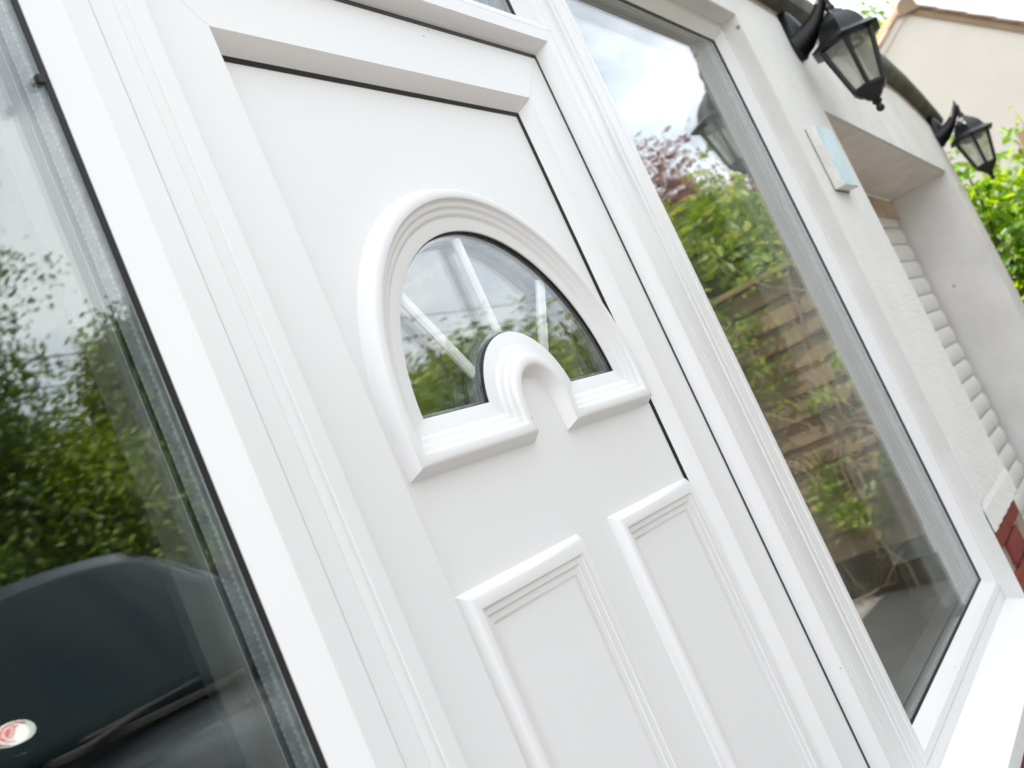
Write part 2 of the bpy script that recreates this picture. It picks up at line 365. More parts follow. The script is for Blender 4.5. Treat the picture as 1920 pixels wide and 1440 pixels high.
lw = thing('side_window', 'tall fixed window left of the door mirroring a dark car and trees', 'window', (-.06, 0, -.735 + ZC), 'windows beside the door')
LR = (-.80, .682, -.735, 1.058)
sp = unit(lw, LR, .037); spacer_dots(lw, LR, .037, 'r')['kind'] = 'stuff'
box('gasket_clip', (.6085, .6155, .0255, .0312, .540 + ZC, .548 + ZC), M['gasket'], lw)
rw = thing('side_window', 'tall fixed window right of the door mirroring the fence and leafy hedge', 'window', (2.4, 0, -.735 + ZC), 'windows beside the door')
RR = (1.8685, RX, -.7055, 1.0605)
unit(rw, RR, .0215, GS=M['glass_side'])
def sill(parent, x0, x1):
    pr = [(.03, -.7345), (.0, -.7345), (-.006, -.7365), (-.100, -.7665), (-.105, -.770), (-.105, -.802), (-.088, -.802), (-.086, -.785), (.03, -.765)]
    n = len(pr); v = [(x, y, z + ZC) for x in (x0, x1) for y, z in pr]
    return mk('sill', v, [(i, (i + 1) % n, n + (i + 1) % n, n + i) for i in range(n)] + [tuple(range(n)), tuple(range(n, 2 * n))], M['upvc'], parent, 30)
sill(rw, 1.752, 3.05); sill(lw, -.86, .690)
box('sill_upstand', (1.8695, RX - .001, .0016, .1, -.7335 + ZC, -.7057 + ZC), M['upvc'], rw)
b = MB()   # the wide jamb between door frame and right window, with two fine ribs
pr = [(1.7508, .10), (1.7508, .004), (1.7525, .002), (1.8040, .002), (1.8055, .0026), (1.8085, .0026), (1.810, .0012), (1.8250, .0012), (1.8265, .0018), (1.8295, .0018), (1.831, .0008), (1.8660, .0008), (1.8681, .003), (1.8681, .10)]
n = len(pr); b.add([(x, y, z + ZC) for z in (-.7335, 1.059) for x, y in pr], [(i, (i + 1) % n, n + (i + 1) % n, n + i) for i in range(n)] + [tuple(range(n)), tuple(range(n, 2 * n))])

# ------------------------------------------------------------------ door frame with top light
df = thing('door_frame', 'white plastic door frame with a narrow glazed top light', 'door frame', (1.22, 0, 0))
b.build('jamb_cover', M['upvc'], df, 30)
DF = (.712, 1.7505, -1.365, .809)
ring(df, DF, [(0, .10), (0, .0026), (.007, .0006), (.012, .0004), (.0135, .0010), (.0165, .0010), (.018, 0), (.0405, 0), (.042, .0012), (.056, .0285), (.056, .0385), (.09, .0385), (.09, .10)], M['upvc'], ('jamb', 'jamb', 'head', 'threshold'))
b = MB(); b.add([(x, y, z + ZC) for z in (-1.365, 1.059) for x, y in ((.6823, .1), (.6823, .0024), (.7115, .0024), (.7115, .1))], [(0, 1, 5, 4), (1, 2, 6, 5), (2, 3, 7, 6), (3, 0, 4, 7), (0, 1, 2, 3), (4, 5, 6, 7)]); b.build('jamb_filler', M['upvc'], df)
TL = (.7122, 1.7503, .778, 1.058)
unit(df, TL, .031, y0=.0015, depth=.098, sides='lrt', names=('top_light_stile', 'top_light_stile', 'top_light_head', 'x'))
ring(df, TL, [(.0315, .0035), (.0565, .0305), (.0565, .09), (.0315, .09)], M['upvc'], sides='b', names=('x', 'x', 'x', 'glazing_bead'))

# ------------------------------------------------------------------ door
door = thing('front_door', 'white panelled front door with an arched fanlight window', 'door', (1.22, .04, .03))
SR = (.768, 1.6945, -1.33, .752)
ring(door, SR, [(0, .082), (0, .0305), (.002, .0285), (.0995, .0285), (.1010, .0296), (.1180, .0535), (.1180, .082)], M['upvc'])
ring_one('sash_gasket', door, SR, [(-.0015, .0272), (.0052, .0272), (.0052, .0300), (-.0015, .0360)], M['gasket'])
PY = .056
ring_one('panel_gasket', door, SR, [(.1168, .0523), (.1230, .0545), (.1230, .0575), (.1168, .0575)], M['gasket'])
CX, Z1, RO, ZB, Z2, RN = 1.237, .1433, .3290, .0823, .129, .0457
def outline(d, na=72, nn=40):
    zl = ZB + d; ro = RO - d; rn = RN + d; p = []
    z1 = max(Z1, zl + .0004); z2 = max(Z2, zl + .0004)
    xo = lambda z: math.sqrt(max(0, ro * ro - max(0, z - Z1) ** 2)); xn = lambda z: math.sqrt(max(0, rn * rn - max(0, z - Z2) ** 2))
    p.append((CX - xo(zl), zl))
    for k in range(1, 6): t = k / 6; p.append((CX - xo(zl) * (1 - t) - xn(zl) * t, zl))
    p.append((CX - xn(zl), zl))
    a0 = math.asin((z2 - Z2) / rn)
    for k in range(nn + 1): a = math.pi - a0 - (math.pi - 2 * a0) * k / nn; p.append((CX + rn * math.cos(a), Z2 + rn * math.sin(a)))
    p.append((CX + xn(zl), zl))
    for k in range(1, 6): t = k / 6; p.append((CX + xn(zl) * (1 - t) + xo(zl) * t, zl))
    p.append((CX + xo(zl), zl))
    a0 = math.asin((z1 - Z1) / ro)
    for k in range(na + 1): a = a0 + (math.pi - 2 * a0) * k / na; p.append((CX + ro * math.cos(a), Z1 + ro * math.sin(a)))
    return p
def loft_loops(name, loops, m_, parent, smooth=38, fill=None):
    """loops = list of lists of (x,y,z) closed curves"""
    n = len(loops[0]); v = [(p[0], p[1], p[2] + ZC) for l in loops for p in l]
    fc = [(i * n + k, i * n + (k + 1) % n, (i + 1) * n + (k + 1) % n, (i + 1) * n + k) for i in range(len(loops) - 1) for k in range(n)]
    if fill: fc.append(tuple((len(loops) - 1) * n + k for k in range(n)))
    return mk(name, v, fc, m_, parent, smooth)
# slab with a hole for the fanlight
bm = bmesh.new()
def loop_edges(pts):
    vs2 = [bm.verts.new((x, PY, z + ZC)) for x, z in pts]; return [bm.edges.new((vs2[i], vs2[(i + 1) % len(vs2)])) for i in range(len(vs2))]
E = loop_edges([(.884, -1.215), (1.579, -1.215), (1.579, .637), (.884, .637)]) + loop_edges(outline(.056))
bmesh.ops.triangle_fill(bm, use_beauty=True, use_dissolve=False, edges=E, normal=(0, -1, 0))
off = wloc(door)
for v_ in bm.verts: v_.co -= off
ret = bmesh.ops.extrude_face_region(bm, geom=bm.faces[:]); bmesh.ops.translate(bm, verts=[g for g in ret['geom'] if isinstance(g, bmesh.types.BMVert)], vec=(0, .022, 0))
bmesh.ops.recalc_face_normals(bm, faces=bm.faces)
me = bpy.data.meshes.new('panel'); bm.to_mesh(me); bm.free(); me.materials.append(M['panel'])
slab = bpy.data.objects.new('panel', me); C.objects.link(slab); slab.parent = door
prof = [(-.002, -.0006), (.000, .0002), (.0015, .0022), (.0095, .0172), (.0115, .0188), (.014, .0193), (.0225, .0193), (.0242, .0186), (.0255, .0160), (.0265, .0142), (.0285, .0133), (.0330, .0130), (.0348, .0118), (.0362, .0096), (.0385, .0086), (.0430, .0083), (.0450, .0068), (.0468, .0044), (.0492, .0036), (.0670, .0034), (.0682, .0028), (.0686, .0000)]
loft_loops('fanlight_surround', [[(x, PY - h, z) for x, z in outline(d)] for d, h in prof], M['panel'], door)
loft_loops('fanlight_gasket', [[(x, PY + y, z) for x, z in outline(d)] for d, y in ((.0684, -.0008), (.0700, .0004), (.0700, .0036), (.0684, .0036))], M['gasket'], door)
def flat(name, d, y0, y1, m_):
    return loft_loops(name, [[(x, y0, z) for x, z in outline(d)], [(x, y1, z) for x, z in outline(d)]], m_, door, None)
def plate(name, d, y0, y1, m_):
    o = outline(d); n = len(o); v = [(x, y0, z + ZC) for x, z in o] + [(x, y1, z + ZC) for x, z in o]
    bm = bmesh.new(); off = wloc(door)
    a = [bm.verts.new(Vector(p) - off) for p in v[:n]]
    es = [bm.edges.new((a[i], a[(i + 1) % n])) for i in range(n)]
    bmesh.ops.triangle_fill(bm, use_beauty=True, use_dissolve=False, edges=es, normal=(0, -1, 0))
    ret = bmesh.ops.extrude_face_region(bm, geom=bm.faces[:]); bmesh.ops.translate(bm, verts=[g for g in ret['geom'] if isinstance(g, bmesh.types.BMVert)], vec=(0, y1 - y0, 0))
    bmesh.ops.recalc_face_normals(bm, faces=bm.faces)
    me = bpy.data.meshes.new(name); bm.to_mesh(me); bm.free(); me.materials.append(m_); q = bpy.data.objects.new(name, me); C.objects.link(q); q.parent = door; return q
plate('fanlight_pane', .0684, PY + .004, PY + .0075, M['glass_fan'])
plate('fanlight_inner_pane', .0684, PY + .0255, PY + .029, M['glass_fan'])
loft_loops('fanlight_spacer', [[(x, PY + y, z) for x, z in outline(d)] for d, y in ((.0684, .0078), (.0745, .0082), (.0752, .010), (.0752, .0235), (.0745, .025), (.0684, .0252))], M['spacer'], door)
loft_loops('fanlight_inner_frame', [[(x, PY + y, z) for x, z in outline(d)] for d, y in ((.0600, .0295), (.0740, .0295), (.0660, .040), (.050, .040), (.050, .0295))], M['upvc_in'], door)
def gbar(p0, p1, wd=.0098):
    d = Vector((p1[0] - p0[0], p1[1] - p0[1])).normalized(); n2 = Vector((-d.y, d.x)); b = MB()
    y0, y1 = PY + .0090, PY + .0190
    sec = [(-wd, y0 + .003), (-wd * .55, y0), (wd * .55, y0), (wd, y0 + .003), (wd, y1 - .003), (wd * .55, y1), (-wd * .55, y1), (-wd, y1 - .003)]
    v = [(p[0] + n2.x * s, y, p[1] + n2.y * s + ZC) for p in (p0, p1) for s, y in sec]; n = len(sec)
    b.add(v, [(i, (i + 1) % n, n + (i + 1) % n, n + i) for i in range(n)] + [tuple(range(n)), tuple(range(n, 2 * n))])
    return b.build('glazing_bar', M['upvc'], door, 30)
gbar((CX + .002, .222), (CX + .002, .408)); gbar((1.162, .168), (1.042, .336)); gbar((1.312, .168), (1.432, .336))
# raised lower panels
pprof = [(-.002, -.0005), (0, .0002), (.0012, .002), (.0100, .0140), (.012, .0150), (.0235, .0150), (.0255, .0140), (.0270, .0108), (.0290, .0100), (.0330, .0098), (.0350, .0086), (.0366, .0056), (.0390, .0048), (.0430, .0045), (.0450, .0034), (.0470, .0008), (.0490, .0004), (.060, .0004)]
for x0, x1 in ((.900, 1.190), (1.2826, 1.5705)):
    lp = []
    for d, h in pprof:
        h *= .82
        lp.append([(x0 + d, PY - h, -1.03 + d), (x1 - d, PY - h, -1.03 + d), (x1 - d, PY - h, -.0528 - d), (x0 + d, PY - h, -.0528 - d)])
    loft_loops('raised_panel', lp, M['panel'], door, 38, True)

# ------------------------------------------------------------------ wall lanterns
def lantern(loc, label):
    root = thing('wall_lantern', label, 'wall lamp', loc, 'black wall lanterns')
    X, Y, Z = loc                                   # Z = mid height of back plate, wall face at Y
    iron = M['iron']; ax = (X, Y - .152, Z - .374)   # lantern axis, z of the finial tip
    b = MB(); o = []
    for k in range(24):
        a = 2 * math.pi * k / 24; o.append((.042 * math.copysign(abs(math.cos(a)) ** .8, math.cos(a)) * (1 - .18 * math.sin(a)), .094 * math.sin(a)))
    lo = [[(X + x * s, Y - t, Z + zz * s) for x, zz in o] for s, t in ((1, -.0), (1, .018), (.93, .026), (.74, .034), (.45, .044), (.2, .05))]
    v = [p for l in lo for p in l]; n = 24
    b.add(v, [(i * n + k, i * n + (k + 1) % n, (i + 1) * n + (k + 1) % n, (i + 1) * n + k) for i in range(5) for k in range(n)] + [tuple(5 * n + k for k in range(n))])
    b.build('back_plate', iron, root, 40)
    b = MB(); pts = []; rr = []
    for t in np.linspace(0, 1, 15):
        y = -.010 - .142 * t; zz = -.035 + .035 * t + .075 * t ** 3.0; pts.append((X, Y + y, Z + zz)); rr.append(.040 * (1 - t) ** 1.3 + .0145)
    b.tube(pts, rr, 10); b.tube([(X, Y - .01, Z - .075), (X, Y - .05, Z - .062), (X, Y - .085, Z - .035)], [.016, .012, .008], 8)
    b.build('arm', iron, root, 60)
    b = MB(); b.lathe([(.012, .375), (.017, .385), (.013, .395), (.010, .41), (.013, .425), (.014, .435), (.008, .447), (.006, .465), (.002, .475)], ax, 14); b.build('top_finial', iron, root, 50)
    b = MB(); b.lathe([(.092, .252), (.126, .258), (.128, .263), (.122, .267), (.098, .280), (.088, .287), (.084, .300), (.074, .322), (.055, .345), (.040, .355), (.036, .362), (.022, .372), (.014, .380)], ax, 6, R(8)); b.build('cap', iron, root, 30)
    # cage
    def hexp(rad, z, k): a = math.pi / 3 * k + R(8); return Vector((ax[0] + rad * math.cos(a), ax[1] + rad * math.sin(a), ax[2] + z))
    rt, rb, zt, zb = .094, .054, .252, .090
    for k in range(6):
        b = MB(); b.tube([hexp(rt, zt + .004, k), hexp(rb, zb - .004, k)], .0078, 6); b.build('cage_bar', iron, root, 50)
        q = [hexp(rt * .965, zt, k), hexp(rt * .965, zt, k + 1), hexp(rb * .965, zb, k + 1), hexp(rb * .965, zb, k)]
        ctr = Vector((ax[0], ax[1], ax[2] + .17)); cin = [p + (Vector((ctr.x, ctr.y, p.z)) - p).normalized() * .0025 for p in q]
        mk('glass_pane', [tuple(p) for p in q + cin], [(0, 1, 2, 3), (7, 6, 5, 4), (0, 4, 5, 1), (1, 5, 6, 2), (2, 6, 7, 3), (3, 7, 4, 0)], M['lampglass'], root)
    b = MB(); b.lathe([(.050, .094), (.060, .096), (.061, .086), (.056, .080), (.050, .072), (.036, .064), (.030, .055), (.024, .050)], ax, 6, R(8)); b.build('bottom_cap', iron, root, 30)
    b = MB(); b.lathe([(.024, .052), (.016, .046), (.014, .040), (.018, .036), (.013, .030), (.009, .025), (.013, .018), (.014, .011), (.010, .003), (.003, 0)], ax, 14); b.build('finial', iron, root, 50)
    b = MB(); b.lathe([(.020, .096), (.021, .115), (.017, .12), (.0165, .215), (.012, .224), (.004, .228)], ax, 16); b.build('bulb', M['bulb'], root, 50)
    b = MB(); b.lathe([(.050, .2515), (.050, .235), (.030, .232)], ax, 12); b.build('lamp_holder', iron, root, 50)
lantern((3.565, PW, 1.088 + ZC), 'nearer black wall lantern above the plaque, beside the window')
lantern((6.04, PW, .965 + ZC), 'farther black wall lantern at the outer corner of the garage wall')

# ------------------------------------------------------------------ plaque
pq = thing('wall_plaque', 'small pale blue faced house plaque on the white pier', 'plaque', (3.2, PW, .49 + ZC))
box('backing', (3.115, 3.286, PW - .031, PW + .002, .490 + ZC, .688 + ZC), M['plq'], pq, bev=.002)
box('face', (3.117, 3.284, PW - .0345, PW - .0312, .492 + ZC, .686 + ZC), M['plqface'], pq)
box('seal', (3.1145, 3.2865, PW - .0025, PW + .001, .487 + ZC, .691 + ZC), M['dark'], pq)

# ------------------------------------------------------------------ foliage tools
def leaves(name, pos, nrm, size, m_, parent, aspect=.5):
    """pos (n,3), nrm (n,3), size (n,): one folded six-cornered leaf each"""
    n = len(pos); nrm = nrm / (np.linalg.norm(nrm, axis=1, keepdims=True) + 1e-9)
    t = rng.normal(size=(n, 3)); t[:, 2] -= .5; t -= nrm * (t * nrm).sum(1, keepdims=True); t /= np.linalg.norm(t, axis=1, keepdims=True) + 1e-9
    b = np.cross(nrm, t); s = size[:, None]; wd = s * aspect * .5
    P = np.empty((n, 6, 3)); fold = nrm * s * .10
    P[:, 0] = pos; P[:, 1] = pos + t * s * .35 + b * wd + fold; P[:, 2] = pos + t * s * .75 + b * wd * .75 + fold * .6
    P[:, 3] = pos + t * s - nrm * s * .12; P[:, 4] = pos + t * s * .75 - b * wd * .75 + fold * .6; P[:, 5] = pos + t * s * .35 - b * wd + fold
    off = wloc(parent); P -= np.array(off)
    F = (np.arange(n)[:, None, None] * 6 + np.array([[0, 1, 2, 3], [0, 3, 4, 5]])[None]).reshape(-1, 4)
    me = bpy.data.meshes.new(name); me.vertices.add(n * 6); me.vertices.foreach_set('co', P.reshape(-1))
    me.loops.add(n * 8); me.loops.foreach_set('vertex_index', F.reshape(-1).astype(np.int32)); me.polygons.add(n * 2)
    me.polygons.foreach_set('loop_start', np.arange(0, n * 8, 4, dtype=np.int32)); me.polygons.foreach_set('loop_total', np.full(n * 2, 4, dtype=np.int32))
    me.update(calc_edges=True); me.materials.append(m_)
    o = bpy.data.objects.new(name, me); C.objects.link(o); o.parent = parent; return o
def clumps_ellipsoid(c, rad, k, fill=.45, lump=.25):
    """clump centres mostly near the shell of an uneven ellipsoid"""
    d = rng.normal(size=(k, 3)); d /= np.linalg.norm(d, axis=1, keepdims=True)
    rr = (fill + (1 - fill) * rng.random(k) ** .5) * (1 + lump * (np.sin(d[:, 0] * 5 + c[0]) * np.cos(d[:, 1] * 4 + c[1]) + .5 * np.sin(d[:, 2] * 7)))
    return np.array(c) + d * rr[:, None] * np.array(rad), d
def crown(name, cl, dirs, per, spread, size, m_, parent, aspect=.5):
    k = len(cl); pos = np.repeat(cl, per, 0) + rng.normal(size=(k * per, 3)) * spread
    nr = np.repeat(dirs, per, 0) * .6 + rng.normal(size=(k * per, 3)) * .7 + np.array([0, 0, .5])
    return leaves(name, pos, nr, size * rng.uniform(.6, 1.25, k * per), m_, parent, aspect)
def tree(name, label, base, top, rad, m_, k=240, per=60, spread=.22, size=.12, group=None, cat='tree', bark=M['bark'], lobes=5, tr=.12):
    root = thing(name, label, cat, base, group)
    bx, by, bz = base; H = top - bz; cz = top - rad[2]
    b = MB(); lean = (random.uniform(-.3, .3), random.uniform(-.3, .3)); pts = []
    for t in np.linspace(0, 1, 9): pts.append((bx + lean[0] * t * t + .05 * math.sin(5 * t), by + lean[1] * t * t, bz - .05 + (cz - bz + rad[2] * .5) * t))
    b.tube(pts, [tr * (1.25 - 1.05 * t) for t in np.linspace(0, 1, 9)], 9); b.build('trunk', bark, root, 60)
    b = MB(); cls = []; ds = []
    for q in range(lobes):
        a = 2 * math.pi * q / lobes + random.random(); hh = random.uniform(-.45, .75); w_ = math.sqrt(max(.05, 1 - hh * hh)) * .62
        c = (bx + rad[0] * w_ * math.cos(a), by + rad[1] * w_ * math.sin(a), cz + rad[2] * hh * .72)
        s = random.uniform(.42, .62); cc, dd = clumps_ellipsoid(c, (rad[0] * s, rad[1] * s, rad[2] * s * .8), k // lobes)
        cls.append(cc); ds.append(dd); p0 = Vector(pts[4 + q % 4]); p1 = Vector(c); pm = (p0 + p1) / 2 + Vector((0, 0, .15))
        b.tube([p0, pm, p1], [tr * .5, tr * .32, tr * .1], 6)
        for g in range(5): e = Vector(cc[g * 3]); b.tube([pm.lerp(p1, .2 * g), (pm.lerp(p1, .2 * g) + e) / 2 + Vector((0, 0, .06)), e], [tr * .2, tr * .12, tr * .04], 5)
    b.build('branches', bark, root, 60)
    A = np.concatenate(cls); c0 = np.array([bx, by, cz])
    hi = np.percentile(np.abs(A - c0), 97, axis=0); A = c0 + (A - c0) * np.minimum(1, np.array(rad) / hi)
    crown('crown', A, np.concatenate(ds), per, spread, size, m_, root)
    return root

# ------------------------------------------------------------------ neighbour's gable
nb = thing('neighbour_house', 'cream rendered gable end with a tiled roof beyond the hedge', 'house', (14.5, 1, 0))
ph = R(30); uu = Vector((math.sin(ph), -math.cos(ph), 0)); nn = Vector((math.cos(ph), math.sin(ph), 0)); RID = Vector((14, .44, 3.80 + ZC)); pit = math.tan(R(36))
def nbp(s, dpt, z): p = RID + uu * s + nn * dpt; return (p.x, p.y, z)
hw = 3.6; ez = RID.z - hw * pit
v = []; 
for dpt in (0, 7): v += [nbp(-hw, dpt, -.05), nbp(hw, dpt, -.05), nbp(hw, dpt, ez), nbp(0, dpt, RID.z), nbp(-hw, dpt, ez)]
mk('wall', v, [(0, 1, 2, 3, 4), (5, 6, 7, 8, 9), (0, 1, 6, 5), (1, 2, 7, 6), (2, 3, 8, 7), (3, 4, 9, 8), (4, 0, 5, 9)], M['cream'], nb)
# barge under the verge, then the tile courses one by one, lapping down each slope
for sg, tm in ((1, M['tile']), (-1, M['tile2'])):
    v = [nbp(sg * s, d, RID.z - abs(s) * pit + dz) for d in (-.035, .02) for s, dz in ((0, -.085), (hw + .2, -.085), (hw + .2, .012), (0, .012))]
    mk('barge_mortar', v, BF, M['cream'] if sg < 0 else M['tile'], nb)
    for i in range(14):
        s0 = i * .29; s1 = s0 + .34; lift = .022
        v = []
        for d in (-.075, 7.1):
            for s, dz in ((s0, .012), (s1, .012 + lift), (s1, .012 + lift + .032), (s0, .012 + .034)): v.append(nbp(sg * s, d, RID.z - s * pit + dz))
        mk('roof_tile_course', v, BF, tm, nb)
b = MB()
for i in range(16):
    d0 = -.09 + i * .45; ring_ = [[nbp(.13 * math.cos(a), d, RID.z - .055 + .15 * math.sin(a)) for a in np.linspace(-.3, math.pi + .3, 12)] for d in (d0, d0 + .455)]
    v = ring_[0] + ring_[1]; fcs = [(k, k + 1, 13 + k, 12 + k) for k in range(11)] + [tuple(range(12)), tuple(range(12, 24))]
    mk('ridge_tile', v, fcs, M['tile'], nb, 40)

# ------------------------------------------------------------------ boundary fence
FX = 6.32
fence = thing('garden_fence', 'weathered brown lapped board fence running along the drive', 'fence', (FX, -4.5, 0))
y = -.42; bd = None
for pn in range(5):
    box('fence_post', (FX + .02, FX + .11, y - .045, y + .045, 0, 2.16), M['board'], fence, bev=.004)
    y1 = y - 1.86
    box('gravel_board', (FX + .005, FX + .045, y1 + .05, y - .05, .0, .30), M['bark'], fence)
    box('cap_rail', (FX - .03, FX + .06, y1 + .045, y - .045, 2.085, 2.12), M['board'], fence)
    for i in range(12):
        z0 = .31 + i * .148
        if bd is None:
            v = [(FX, y1 + .05, z0), (FX, y - .05, z0), (FX + .014, y - .05, z0), (FX + .014, y1 + .05, z0), (FX + .022, y1 + .05, z0 + .170), (FX + .022, y - .05, z0 + .170), (FX + .030, y - .05, z0 + .170), (FX + .030, y1 + .05, z0 + .170)]
            bd = mk('fence_board', v, BF, M['board'], fence); org = (y, z0)
        else:
            c_ = bd.copy(); C.objects.link(c_); c_.parent = fence; c_.location = (random.uniform(-.004, .004), y - org[0], z0 - org[1] + random.uniform(-.006, .006)); c_.rotation_euler = (0, 0, 0)
    y = y1
box('fence_post', (FX + .02, FX + .11, y - .045, y + .045, 0, 2.16), M['board'], fence)

# creeper on the fence: dry stems and patches of fresh leaves
cp = thing('creeper', 'half bare creeper with brown stems scrambling over the fence', 'plant', (FX - .1, -2, 0))
b = MB()
for i in range(140):
    y0 = random.uniform(-5.5, -.7); z0 = random.uniform(.25, 1.9); p = Vector((FX - random.uniform(.02, .12), y0, z0)); pts = [p.copy()]; dr = Vector((0, random.uniform(-1, 1), random.uniform(-.9, .7))).normalized()
    for k in range(7):
        dr = (dr + Vector((random.uniform(-.25, .25), random.uniform(-.5, .5), random.uniform(-.55, .4)))).normalized(); p = p + dr * random.uniform(.07, .16); p.x = min(FX - .012, max(FX - .22, p.x)); p.z = max(.1, p.z); pts.append(p.copy())
    b.tube(pts, [.0050 * (1 - .1 * k) for k in range(8)], 5)
for y0 in (-1.1, -1.9, -2.6, -3.7, -5):
    p = Vector((FX - .06, y0, gz(y0))); pts = [p.copy()]
    for k in range(14): p = p + Vector((random.uniform(-.02, .02), random.uniform(-.1, .1), .16)); p.x = min(FX - .02, p.x); pts.append(p.copy())
    b.tube(pts, [.010 - .0005 * k for k in range(15)], 6)
b.build('stems', M['twig'], cp, 60)
cl = []; 
for i in range(72):
    y0 = random.uniform(-6.5, -.6); z0 = random.choice((random.uniform(.35, 1.0), random.uniform(1.0, 2.1), random.uniform(1.7, 2.2))); m_ = random.randint(3, 9); dy = random.uniform(-.5, .5)
    for k in range(m_): cl.append((FX - random.uniform(.06, .2), y0 + dy * k / m_ + random.uniform(-.05, .05), z0 + random.uniform(-.08, .08) - .02 * k))
cl = np.array(cl)
crown('leaves', cl, np.tile([-1., 0, .4], (len(cl), 1)), 11, .06, .065, M['leaf_fresh'], cp, .6)

# ------------------------------------------------------------------ hedge beyond the garage, shrubs behind the fence
hedge = thing('laurel_hedge', 'bright sunlit laurel hedge beside the end of the garage wall', 'hedge', (7.5, .6, 0))
b = MB()
for i in range(16):
    x0 = random.uniform(6.75, 8.0); y0 = random.uniform(-.5, 3.0); p = Vector((x0, y0, 0)); pts = [p.copy()]
    for k in range(8): p = p + Vector((random.uniform(-.06, .06), random.uniform(-.06, .06), .27)); pts.append(p.copy())
    b.tube(pts, [.03 - .003 * k for k in range(9)], 6)
b.build('stems', M['bark'], hedge, 60)
k = 900; cl = np.stack([rng.uniform(6.75, 8.3, k), rng.uniform(-.75, 3.2, k), rng.uniform(.1, 2.12, k)], 1)
cl[:, 2] += .12 * np.sin(cl[:, 1] * 3.1) + .08 * np.sin(cl[:, 0] * 5)
dirs = np.stack([np.full(k, -.7), rng.normal(0, .4, k), cl[:, 2] / 2.5], 1)
crown('foliage', cl, dirs, 32, .13, .10, M['leaf_laurel'], hedge, .48)
b = MB(); cl = []
for (y0, h) in ((-.44, 2.46), (-.30, 2.40), (-.15, 2.32)):
    p = Vector((7.3, y0, 2.1)); pts = [p.copy()]
    for q in range(6): p = p + Vector((random.uniform(-.03, .03), random.uniform(-.04, .04), (h - 2.1) / 6)); pts.append(p.copy()); cl.append(tuple(p))
    b.tube(pts, [.007 - .0008 * q for q in range(7)], 5)
b.build('young_shoots', M['twig'], hedge, 60)['kind'] = 'stuff'
crown('shoot_leaves', np.array(cl), np.tile([-.5, 0, .6], (len(cl), 1)), 1, .03, .07, M['leaf_fresh'], hedge, .45)['kind'] = 'stuff'

shr = [((7.3, -1.62, .05), 3.0, (.62, .60, .95), 'leaf_fresh', 'yellow green shrub rising above the fence nearest the garage'),
       ((7.45, -2.5, .05), 2.85, (.8, .8, .95), 'leaf_fresh', 'fresh green shrub leaning over the second fence panel'),
       ((7.5, -3.7, .05), 2.75, (.8, .9, .95), 'leaf_dark', 'dark green shrub behind the middle of the fence'),
       ((7.5, -5.1, .05), 3.0, (.9, .9, 1.1), 'leaf_fresh', 'mid green shrub behind the fourth fence panel'),
       ((7.6, -6.6, .05), 3.3, (1.0, 1.0, 1.2), 'leaf_dark', 'dense shrub behind the far end of the fence')]
for bs, tp, rd, lm, lb in shr:
    tree('shrub', lb, bs, tp, rd, M[lm], k=280, per=40, spread=.14, size=.10, group='shrubs behind the fence', cat='shrub', lobes=6, tr=.05)
tree('copper_tree', 'small purple leaved tree standing behind the shrubs', (11.2, -2.9, 0), 4.65, (1.2, 1.1, 1.4), M['leaf_copper'], k=260, per=30, spread=.16, size=.09, lobes=7, tr=.08)
# trees across the end of the drive (mirrored in the left window and the fanlight)
far = [((5.35, -9.6, .1), 7.8, (1.9, 1.6, 3.6), 'leaf_dark', 'tallest dark tree across the end of the drive'),
       ((7.4, -10.2, .1), 4.75, (1.3, 1.3, 2.2), 'leaf_fresh', 'low bushy green tree across the drive, in the dip between taller ones'),
       ((9.15, -9.6, .1), 6.0, (1.2, 1.2, 2.7), 'leaf_mid', 'upright olive green tree right of the gap in the trees'),
       ((11.8, -9.4, .1), 4.4, (1.7, 1.5, 2.0), 'leaf_dark', 'broad green tree at the corner of the garden'),
       ((10.6, -6.4, .1), 3.75, (1.5, 1.5, 1.6), 'leaf_fresh', 'pale feathery tree standing behind the end of the fence'),
       ((1.0, -9.8, .1), 6.4, (2.0, 1.7, 2.6), 'leaf_dark', 'dark tree at the left end of the row'),
       ((-2.2, -9.8, .1), 5.6, (2.0, 1.7, 2.4), 'leaf_fresh', 'green tree farthest from the garage')]
for bs, tp, rd, lm, lb in far:
    tree('garden_tree', lb, bs, tp, rd, M[lm], k=600, per=84, spread=.19, size=.092, group='trees across the drive', lobes=9)
hd = thing('boundary_hedge', 'continuous dark hedge under the trees across the drive', 'hedge', (4, -8.7, .1))
k = 1500; cl = np.stack([rng.uniform(-5, 12, k), rng.uniform(-9.6, -8.3, k), rng.uniform(.2, 2.4, k)], 1); cl[:, 2] *= 1 + .12 * np.sin(cl[:, 0] * 1.7)
crown('foliage', cl, np.tile([0., 1, .4], (k, 1)), 38, .2, .085, M['leaf_dark'], hd)
b = MB()
for i in range(22): x0 = -4.8 + i * .76; b.tube([(x0, -9, .0), (x0 + .1, -9, 1.0), (x0, -8.9, 1.9)], [.04, .03, .012], 6)
b.build('stems', M['bark'], hd, 60)
tree('far_tree', 'pale green tree top showing above the neighbouring roof', (21.5, 3.2, 0), 8.0, (2.2, 2.2, 2.6), M['leaf_fresh'], k=220, per=40, spread=.3, size=.2, lobes=6)

# ------------------------------------------------------------------ overhead cables
for a, b_, lb in (((-30, -13, 7.4), (40, -15, 7.2), 'lower thin dark overhead cable in the sky opposite the house'), ((-30, -13.4, 8.1), (40, -15.4, 7.9), 'upper thin dark overhead cable in the sky opposite the house')):
    q = MB(); A = Vector(a); B = Vector(b_); q.tube([A.lerp(B, t) - Vector((0, 0, 3 * t * (1 - t))) for t in np.linspace(0, 1, 20)], .012, 5)
    tag(q.build('overhead_cable', M['cable'], None, 60), lb, 'cable', 'overhead cables')

